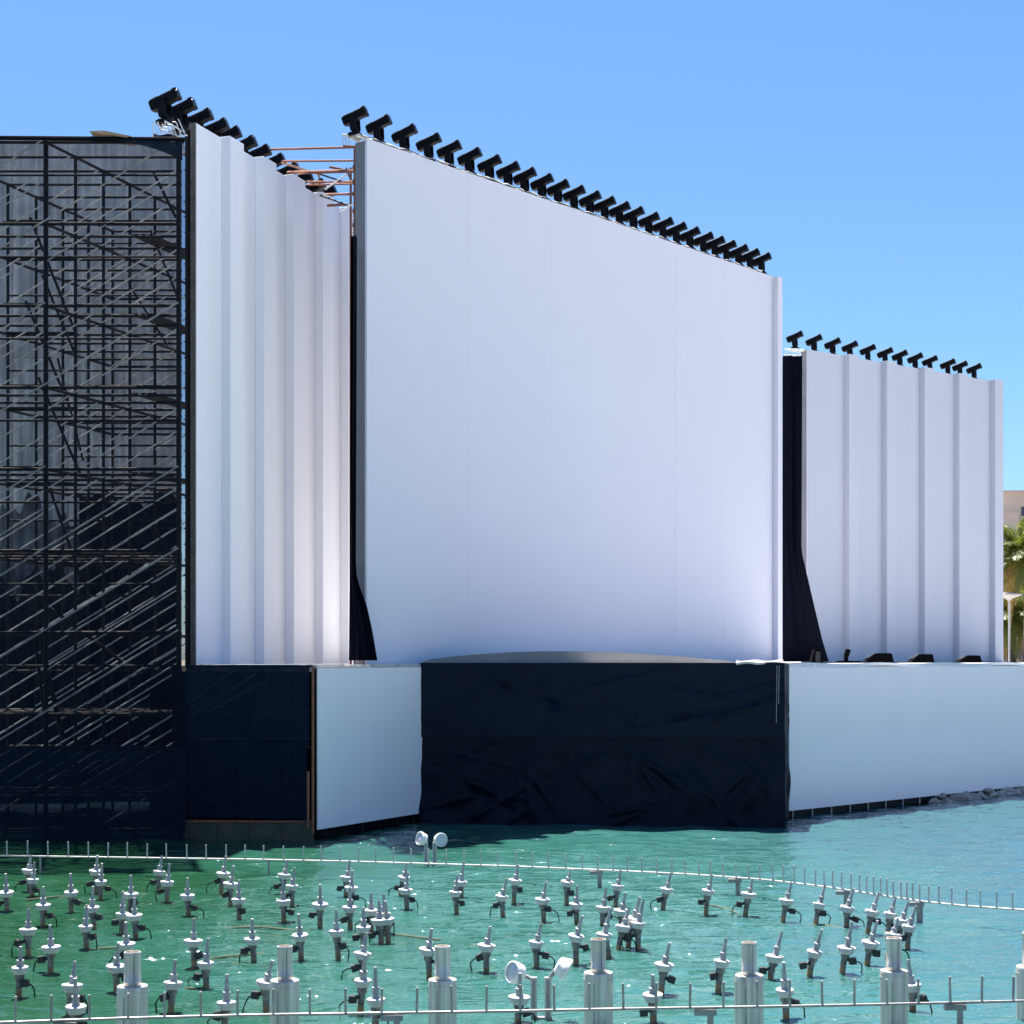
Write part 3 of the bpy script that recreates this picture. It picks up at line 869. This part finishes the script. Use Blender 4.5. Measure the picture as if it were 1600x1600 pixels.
# boulders at the foot of the right wall
r = random.Random(21)
bx_ = [(1462, 1246, .5), (1478, 1245, .75), (1497, 1243, .9), (1517, 1242, .75), (1533, 1240, .85), (1549, 1238.5, .7), (1563, 1237, .8), (1580, 1236, .85), (1597, 1235, .8), (1470, 1241, .5), (1508, 1237, .6), (1543, 1233.5, .6), (1573, 1231.5, .6), (1615, 1233, .9)]
for i, (x, y, s) in enumerate(bx_):
    bp_ = RW.pt(RW.u_at(x), .35 if i in (9, 10, 11, 12) else .85, 0); d = bp_.y
    import bmesh
    bm = bmesh.new(); bmesh.ops.create_icosphere(bm, subdivisions=3, radius=1)
    sd = [Vector((r.uniform(-1, 1), r.uniform(-1, 1), r.uniform(-1, 1))).normalized() for _ in range(15)]
    cut = [r.uniform(.42, .8) for _ in sd]
    for v in bm.verts:
        for nn, cc in zip(sd, cut):
            e = v.co.dot(nn) - cc
            if e > 0: v.co -= nn * e * .97
    for v in bm.verts: v.co = Vector((v.co.x * s * .75, v.co.y * s * .5, v.co.z * s * .34))
    me = bpy.data.meshes.new("boulder"); bm.to_mesh(me); bm.free(); me.materials.append(M["rock"])
    me.polygons.foreach_set("use_smooth", [True] * len(me.polygons)); me.set_sharp_from_angle(angle=math.radians(28))
    o = link("boulder", me, None, (gx(x, d), d, .10 + (.14 if i in (9, 10, 11, 12) else -.04)))
    o.rotation_euler = (0, 0, r.uniform(0, 6))
    o.name = "boulder"
    rowt = "back" if i in (9, 10, 11, 12) else "front"
    idx = (9, 10, 11, 12).index(i) if rowt == "back" else [0, 1, 2, 3, 4, 5, 6, 7, 8, 13].index(i)
    tag(o, "grey brown boulder, %s from the left in the %s row below the long right wall" % (ordn(idx), rowt), "rock", "boulders at the foot of the right wall")

# ------------------------------------------------------------------ far side: building, palms, street lamp
bd = empty("concrete_building", (gx(1640, 210), 215, 3.2), "beige concrete building behind the palms at the right edge", "building")
def bbox(name, xa, ya, xb, yb, d, dep, m, par=bd):
    a, c = at(xa, ya, d), at(xb, yb, d)
    return MB().box(((a.x + c.x) / 2, d + dep / 2, (a.z + c.z) / 2), (c.x - a.x, dep, a.z - c.z)).build(name, m, par)
bbox("upper_block", 1538, 769, 1760, 1034, 222, 20, M["stucco"])
bbox("parapet", 1566, 766, 1760, 770, 221.6, 20.5, M["stucco"])
bbox("lower_block", 1545, 802, 1592, 1034, 212, 9.6, M["stucco_pink"])
bbox("side_block", 1594, 815, 1760, 1034, 214, 7.5, M["stucco"])
bbox("parapet", 1544, 800.5, 1593, 803, 211.8, 9.8, M["stucco_pink"])
for k in range(5):
    for q in range(2):
        x = 1596 + k * 26
        w = bbox("window", x, 792 + q * 30, x + 13, 806 + q * 30, 221.9 if q == 0 else 213.9, .3, M["window_dark"])
for k in range(3):
    bbox("window", 1552 + k * 13, 850 + (k % 2) * 30, 1559 + k * 13, 868 + (k % 2) * 30, 211.9, .3, M["window_dark"])

def frond_mesh(name, L, droop, m, seed, nl=44):
    rr = random.Random(seed); mb = MB()
    pts = []
    for k in range(13):
        t = k / 12
        pts.append(Vector((L * t * (1 - .18 * t), 0, L * (.42 * t - droop * t * t))))
    mb.path(pts, .028, 4)
    def pos(t):
        k = min(11, int(t * 12)); f = t * 12 - k
        return pts[k].lerp(pts[k + 1], f), (pts[k + 1] - pts[k]).normalized()
    for k in range(nl):
        t = .12 + .87 * k / nl
        p, a = pos(t)
        ll = L * .26 * math.sin(math.pi * min(1, t * .82 + .16)) + .08
        for s in (-1, 1):
            dr = (a * .75 + Vector((0, s, 0)) * rr.uniform(.6, .85) + Vector((0, 0, rr.uniform(-.55, .12)))).normalized()
            w = a.cross(dr).cross(dr).normalized() * .034
            q = p + dr * ll * .55; e = p + dr * ll + Vector((0, 0, -.12 * ll))
            mb.add([p - w * .5, q - w, e, q + w, p + w * .5], [(0, 1, 3, 4), (1, 2, 3)])
    return mb.mesh(name, m)
FM = [frond_mesh("frond", 3.3, dr, M["frond"], i) for i, dr in enumerate((.30, .55, .85, 1.15))]
FD = [frond_mesh("dry_frond", 2.8, dr, M["frond_dry"], i + 9, 30) for i, dr in enumerate((1.25, 1.5))]
def palm(x, d, ycrown, label, seed, s=1.0):
    rr = random.Random(seed)
    top = at(x, ycrown, d)
    t = empty("palm_tree", (top.x, d, 3.2), label, "palm tree", "palms behind the right end of the stage")
    h = top.z - 3.2
    mb = MB(); mb.lathe([(.34 - .10 * k / 24 + (.035 if k % 2 else 0), h * k / 24) for k in range(25)], (0, 0, 0), n=14)
    mb.build("trunk", M["trunk"], t, True, world=False)
    for k in range(62):
        f = k / 62
        dry = f > .82
        me = rr.choice(FD) if dry else FM[min(3, int(f / .82 * 4))]
        o = link("dry_frond" if dry else "frond", me, t)
        o.location = (0, 0, h - .25 * f)
        o.rotation_euler = (0, math.radians(-48 + f * 62 + rr.uniform(-10, 10)), k * 2.39996 + rr.uniform(-.2, .2))
        sc = s * rr.uniform(.85, 1.12); o.scale = (sc, sc, sc)
    return t
palm(1606, 118, 872, "tall palm with green fronds in front of the beige building at the right edge", 3, 1.2)
palm(1580, 126, 968, "shorter yellow-green palm low behind the street lamp", 5, 1.0)
palm(1640, 128, 950, "palm mostly cut off by the right edge of the picture", 8, 1.0)
lm = empty("street_lamp", (gx(1577, 116), 116, 3.2), "pale street lamp with flat funnel head before the palms", "street lamp")
zt_ = at(0, 938, 116).z - 3.2
MB().lathe([(.16, 0), (.16, .5), (.085, .55), (.075, zt_)], n=12).build("pole", M["coping"], lm, True, world=False)
MB().lathe([(.12, zt_), (.25, zt_ + .12), (.85, zt_ + .34), (.87, zt_ + .42), (.2, zt_ + .56)], n=20).build("lamp_head", M["coping"], lm, True, world=False)
hd = MB()
rr = random.Random(4)
hz = empty("hedge", (gx(1620, 108), 108, 3.2), "dark green hedge low behind the right wall under the palms", "hedge")
for k in range(2600):
    c = Vector((gx(rr.uniform(1555, 1720), 108), 108 + rr.uniform(-1, 1.5), rr.uniform(3.2, 5.5 + .3 * math.sin(k))))
    a = Vector((rr.uniform(-1, 1), rr.uniform(-1, 1), rr.uniform(-1, 1))).normalized() * .16
    q = a.cross(Vector((rr.uniform(-1, 1), rr.uniform(-1, 1), rr.uniform(-1, 1)))).normalized() * .09
    hd.add([c - a, c + q, c + a, c - q], [(0, 1, 2, 3)])
hd.build("foliage", M["frond"], hz)

# ------------------------------------------------------------------ fountain: rails with spikes
def rail(name, tab, zr, spikes, hpx, label, m, ms, posts):
    xs = [t[0] for t in tab]; ys = [t[1] for t in tab]
    def dep(x): 
        y = float(np.interp(x, xs, ys)); return (EYE - zr) * F / (y - HZ)
    def pt(x, dz=0): 
        d = dep(x); return Vector((gx(x, d), d, zr + dz))
    t = empty(name, (pt(800).x, pt(800).y, 0), label, "railing")
    seg = [xs[0] + (xs[-1] - xs[0]) * k / 90 for k in range(91)]
    MB().path([pt(x) for x in seg], .023, 8).build("rail_tube", m, t, True)
    for x in spikes:
        p = pt(x); h = hpx(x) * p.y / F
        q = p + Vector((random.uniform(-.01, .01), 0, h))
        bar("spike", p, q, .020, ms, t)
    for x, w in posts:
        p = pt(x)
        bar("post", (p.x, p.y, -.8), (p.x, p.y, zr - .02), w, M["rail_dark"], t)
        if w > .035: block("post_bracket", (p.x - .08, p.y, zr - .07), (.34, .1, .09), M["rail_dark"], t)
    return t
far_sp = [-21, 11, 43, 75, 107, 138, 169, 199, 230, 260, 292, 322, 353, 383, 412, 443, 474, 502, 531, 560, 587, 615, 642, 670, 697, 725, 751, 778, 807, 832, 857, 884, 910, 934, 958, 980, 1003, 1026, 1050, 1070, 1092, 1110, 1130, 1150, 1170, 1187,
          1207, 1224, 1241, 1257, 1274, 1288, 1301, 1315, 1330, 1343, 1354, 1365, 1376, 1386, 1396, 1408, 1417, 1426, 1437, 1451, 1467, 1487, 1510, 1532, 1557, 1582, 1610]
rail("far_railing", [(-60, 1336), (0, 1337), (200, 1340), (400, 1343), (545, 1346), (680, 1350), (800, 1353.5), (950, 1360), (1075, 1366), (1200, 1375), (1300, 1387), (1375, 1399), (1437, 1408), (1500, 1415), (1600, 1422), (1680, 1428)],
     .45, far_sp, lambda x: 23 + 4 * (x > 1200) + random.uniform(-1, 1), "far thin railing with upright spikes curving across the water behind the nozzles", M["rail_pale"], M["rail_steel"],
     ((63, .03), (420, .03), (937, .06), (1153, .06), (1322, .06), (1437, .075)))
near_sp = [-30, 24, 80, 140, 200, 257, 314, 371, 427, 484, 540, 596, 651, 706, 760, 813, 866, 921, 974, 1025, 1078, 1130, 1183, 1234, 1285, 1335, 1386, 1435, 1485, 1534, 1583, 1630]
rail("near_railing", [(-60, 1600), (0, 1598), (200, 1591), (400, 1586), (545, 1584), (800, 1580), (1000, 1576), (1200, 1573), (1400, 1569), (1600, 1564), (1680, 1562)],
     .62, near_sp, lambda x: 40 + random.uniform(-1.5, 1.5), "near railing with upright spikes along the bottom edge in front of the steel columns", M["rail_dark"], M["rail_brown"],
     ((110, .05), (620, .05), (1110, .05), (1500, .05)))

# ------------------------------------------------------------------ fountain: steel columns
cols = ((207, 1487, 1540, 24, 13), (445, 1478, 1531, 23, 12), (691.5, 1478, 1530, 22.5, 12.5), (935, 1467, 1519, 23, 12), (1170.5, 1472, 1523, 22.5, 11.8), (1397, 1465, 1516, 21.8, 12), (1610, 1457, 1510, 22, 12))
for i, (x, yt, yw, rw, rn) in enumerate(cols):
    d = 4.55 * F / (yt - HZ)
    zt2, zw = at(x, yt, d).z, at(x, yw, d).z
    rw, rn = rw * d / F, rn * d / F
    lab = "stepped pale steel column rising from the water, %s from the left" % ordn(i) if i < 6 else "stepped pale steel column cut off by the right edge"
    t = empty("fountain_column", (gx(x, d), d, 0), lab, "column", "steel columns along the near railing")
    MB().lathe([(rw, -1.2), (rw, zw - .12), (rw * 1.02, zw - .115), (rw * 1.02, zw - .09), (rw, zw - .085), (rw, zw - .02), (rw * .97, zw), (rn * .9, zw + .004)], n=32).build("lower_tube", M["steel"], t, True, world=False)
    MB().lathe([(rn, zw + .006), (rn, zw + .05), (rn * 1.03, zw + .055), (rn * 1.03, zw + .075), (rn, zw + .08), (rn, zt2 - .06), (rn * 1.02, zt2 - .055), (rn * 1.02, zt2 - .01), (rn * .98, zt2), (rn * .86, zt2), (rn * .85, zt2 - .1)], n=28).build("upper_tube", M["steel"], t, True, world=False)
    MB().box((rn * .35, -rn * .945, (zw + zt2) / 2), (.012, .012, (zt2 - zw) * .86)).build("seam", M["rail_dark"], t, world=False)
    MB().box((-rw * .35, -rw * .94, (zw - .2) / 2 - .2), (.012, .012, zw + .3)).build("seam", M["rail_dark"], t, world=False)

# ------------------------------------------------------------------ fountain: nozzles   (tip, collar, waterline) read off in picture positions
Z1 = """190,145,180,245,185,382;212,190,205,305,197,405;40,258,40,385,43,495;272,340,270,465,268,590;443,258,445,385,443,495;612,145,600,250,607,385;640,195,630,315,628,420;580,340,575,480,590,600;540,455,535,600,540,730;818,270,818,395,808,505;770,370,765,520,760,640;840,410,840,530,850,660;175,480,175,620,178,770;315,580,320,730,315,880;130,715,125,860,115,1030;465,810,450,970,430,1130;475,910,475,1105,450,1260;790,560,790,710,790,870;745,690,725,850,730,990;1010,150,995,255,990,372;1058,200,1045,320,1045,432;1172,285,1172,405,1178,520;1412,150,1395,265,1380,370;1462,210,1440,330,1440,455;1495,300,1490,430,1495,540;1212,540,1208,690,1215,840;1300,665,1285,830,1290,975;1095,800,1080,955,1065,1130;1418,890,1415,1080,1400,1235;1580,540,1575,680,1590,815"""
Z2 = """195,175,175,275,165,385;240,225,225,345,225,460;165,290,170,440,175,560;403,325,400,460,400,600;585,180,568,290,560,405;603,240,595,355,595,460;590,340,585,480,590,600;500,485,503,630,515,790;268,510,275,655,283,800;718,380,720,500,720,620;672,470,672,605,670,740;768,430,770,560,785,700;797,390,800,520,800,640;808,430,820,555,828,695;690,630,665,770,665,905;685,765,668,940,650,1130;745,845,750,1060,745,1225;943,190,925,290,900,390;950,250,935,370,945,490;1258,270,1245,385,1255,505;1300,185,1280,320,1285,415;1570,290,1535,410,1545,530;1100,600,1075,745,1085,910;1465,590,1440,720,1440,885;105,800,60,950,65,1130"""
Z3 = """40,205,20,310,10,440;215,310,190,430,200,555;370,230,345,320,340,450;408,335,400,460,405,570;680,235,660,345,645,460;590,350,570,480,565,585;710,375,685,500,680,615;800,405,760,550,720,725;825,420,785,580,790,740;735,470,695,600,660,740;620,475,575,650,610,780;440,520,400,660,400,825;185,570,150,700,155,855;995,255,965,365,940,482;1252,265,1225,375,1210,512;1505,290,1480,395,1455,525;985,690,950,840,930,1000;1340,665,1310,820,1285,990;880,890,880,1030,885,1190;50,880,45,1045,35,1205"""
Z4 = """150,315,115,435,90,555;360,330,320,460,295,575;535,350,495,480,490,595;695,375,650,505,620,630;800,405,765,520,745,650;878,430,835,560,820,675;925,460,880,600,870,740;680,550,640,700,615,840;525,560,490,735,460,875;335,605,290,760,255,895;90,620,40,790,10,925;815,540,780,650,745,795;95,810,105,1000,115,1165;880,800,900,970,905,1130"""
NZ = []
for ox, tx in ((0, Z1), (400, Z2), (800, Z3), (1200, Z4)):
    for e in tx.split(";"):
        v = [float(q) for q in e.split(",")]
        NZ.append([ox + v[0] / 4, 1300 + v[1] / 4, ox + v[2] / 4, 1300 + v[3] / 4, ox + v[4] / 4, 1300 + v[5] / 4])
bands = [(0, 1404, "in the far row by the far railing"), (1404, 1434, "in the second row from the far railing"),
         (1434, 1474, "in the third row from the far railing"), (1474, 1512, "in the row behind the steel columns"), (1512, 1700, "in the nearest row")]
r = random.Random(77)
lathe_cache = {}
for lo, hi, phrase in bands:
    row = sorted([q for q in NZ if lo <= q[5] < hi], key=lambda q: q[2])
    for i, (tx, ty, cx, cy, bx0, by0) in enumerate(row):
        d = wd(by0)
        B = Vector((gx(bx0, d), d, 0)); P = at(cx, cy, d); T = at(tx, ty, d)
        T.y += r.uniform(-.06, .06)
        lean = (tx - cx) / max(1, cy - ty)
        look = "upright" if abs(lean) < .08 else ("right-leaning" if lean > 0 else "left-leaning")
        t = empty("fountain_nozzle", B, "%s fountain nozzle, %s from left %s" % (look, ordn(i), phrase), "fountain nozzle", "fountain nozzles in the basin")
        ax = (T - P).normalized()
        axc = (ax * .55 + Vector((r.uniform(-.06, .06), r.uniform(-.06, .06), 1)) * .6).normalized()
        lp_ = P - B; lt = T - B
        k1 = lp_ * .26
        MB().tube((-lp_.x * .2, 0, -.35), k1, .062, .058, 10).build("foot_pipe", M["scale_tan"], t, True, world=False)
        MB().lathe([(.058, 0), (.062, (lp_ - k1).length * .5), (.085, (lp_ - k1).length * .55), (.088, (lp_ - k1).length * .8), (.12, (lp_ - k1).length * .96)], k1, lp_ - k1, 12).build("riser", M["riser"], t, True, world=False)
        rc = r.uniform(.145, .188)
        MB().lathe([(rc * .70, -.075), (rc * .80, -.055), (rc * .82, -.01), (rc, .0), (rc, .045), (rc * .93, .055), (rc * .5, .06)], lp_, axc, 18).build("collar", M["collar"], t, True, world=False)
        L = (lt - lp_).length
        MB().lathe([(.08, .05), (.066, .08), (.058, .10), (.058, L * .36), (.068, L * .37), (.068, L * .42), (.042, L * .44), (.040, L * .50), (.026, L * .96), (.030, L), (.018, L)], lp_, ax, 12).build("jet_pipe", M["nozzle_grey"], t, True, world=False)
        s = r.choice((-1, 1)); hh = lp_.z * r.uniform(.42, .62)
        cpt = Vector((lp_.x * .5 + s * r.uniform(.11, .19), r.uniform(-.12, .05), hh))
        mo = MB().box(cpt, (.13, .13, .12), Matrix.Rotation(r.uniform(-.4, .4), 3, 'Y')); mo.tube(cpt, Vector((lp_.x * .5, 0, hh + .04)), .035, n=8)
        mo.build("motor_box", M["motor"], t, world=False)
        if r.random() < .75:
            e = cpt + Vector((s * r.uniform(.02, .25), r.uniform(-.1, .1), 0)); e.z = -.1
            mid = (cpt + e) / 2 + Vector((s * r.uniform(.05, .14), 0, .08))
            MB().path([cpt, (cpt + mid) / 2 + Vector((s * .03, 0, .02)), mid, (mid + e) / 2 + Vector((s * .02, 0, 0)), e], .014, 5).build("cable", M["black_metal"], t, True, world=False)

# pale feed pipes lying at the surface between nozzles
pp = [((340, 1450), (480, 1452)), ((560, 1457), (690, 1466)), ((140, 1484), (200, 1478)), ((320, 1496), (420, 1490)), ((720, 1520), (800, 1514)), ((1090, 1410), (1160, 1428)),
      ((1260, 1445), (1330, 1452)), ((1320, 1515), (1370, 1508)), ((280, 1546), (330, 1542)), ((40, 1405), (110, 1400))]
for i, ((xa, ya), (xb, yb)) in enumerate(pp):
    da, db = wd(ya), wd(yb)
    pts = []
    for k in range(12):
        f = k / 11
        q = Vector((gx(xa, da), da, 0)).lerp(Vector((gx(xb, db), db, 0)), f)
        pts.append(q + Vector((0, .12 * math.sin(f * 5 + i), -.03 + .05 * math.sin(f * 3.14))))
    o = MB().path(pts, .022, 6).build("feed_hose", M["hose"], None, True)
    tag(o, "pale yellow feed hose floating among the nozzles, %s of ten from the left" % ordn(sorted(range(10), key=lambda k: pp[k][0][0]).index(i)), "hose", "feed hoses at the water surface")

# ------------------------------------------------------------------ twin floodlights on stands
def twin(x, ybase, d, heads, rad, chan, ych, label):
    t = empty("twin_floodlight", (gx(x, d), d, 0), label, "floodlight")
    o = t.location
    for (cx0, cx1) in chan:
        a, b_ = at(cx0, ych[0], d), at(cx1, ych[1], d)
        MB().box(((a.x + b_.x) / 2 - o.x, 0, (a.z + b_.z) / 2), (b_.x - a.x, .09, a.z - b_.z)).build("channel", M["collar"], t, world=False)
        MB().box(((a.x + b_.x) / 2 - o.x, -.052, (a.z + b_.z) / 2), ((b_.x - a.x) * .35, .012, (a.z - b_.z) * .9)).build("slot", M["rail_dark"], t, world=False)
    zb = at(x, ych[1], d).z
    MB().box((0, .0, zb), ((chan[-1][1] - chan[0][0]) * d / F, .11, .07)).build("cross_bar", M["rail_dark"], t, world=False)
    for s in (-.09, .09):
        MB().tube((s, 0, -.6), (s * .8, 0, zb), .03, n=8).build("leg", M["scale_tan"], t, True, world=False)
    for (hx, hy, dx, dy, dz) in heads:
        c = at(hx, hy, d) - o; c.y = -.02
        ax = Vector((dx, dy, dz)).normalized()
        ho = MB().lathe([(rad * .55, -rad * .9), (rad * .8, -rad * .75), (rad * .92, -rad * .2), (rad, -.02), (rad, .04), (rad * .9, .05), (rad * .86, .01)], c, ax, 24).build("lamp_head", M["white_paint"], t, True, world=False)
        MB().lathe([(rad * .85, .0), (rad * .5, .016), (rad * .1, .02)], c + ax * .012, ax, 24).build("lens", M["glass"], ho, True, world=False)
        MB().tube(c - ax * rad * .7, Vector((math.copysign(.10, c.x), 0, at(0, ych[0] + 6, d).z)), .035, n=8).build("bracket", M["rail_dark"], t, True, world=False)
    return t
twin(673, 1352, wd(1354), [(657, 1310, -.8, -.55, .25), (689, 1312, .55, -.8, .1)], .20, [(662.5, 668.5), (676, 682.5)], (1316, 1350),
     "twin round white floodlights on a stand behind the far railing")
twin(846, 1600, 28.0, [(803, 1519, -.75, -.6, .2), (884, 1514, .85, -.15, -.45)], .19, [(829, 839), (851, 861.5)], (1527, 1592),
     "twin round white floodlights on a forked stand, nearest, between the third and fourth columns")
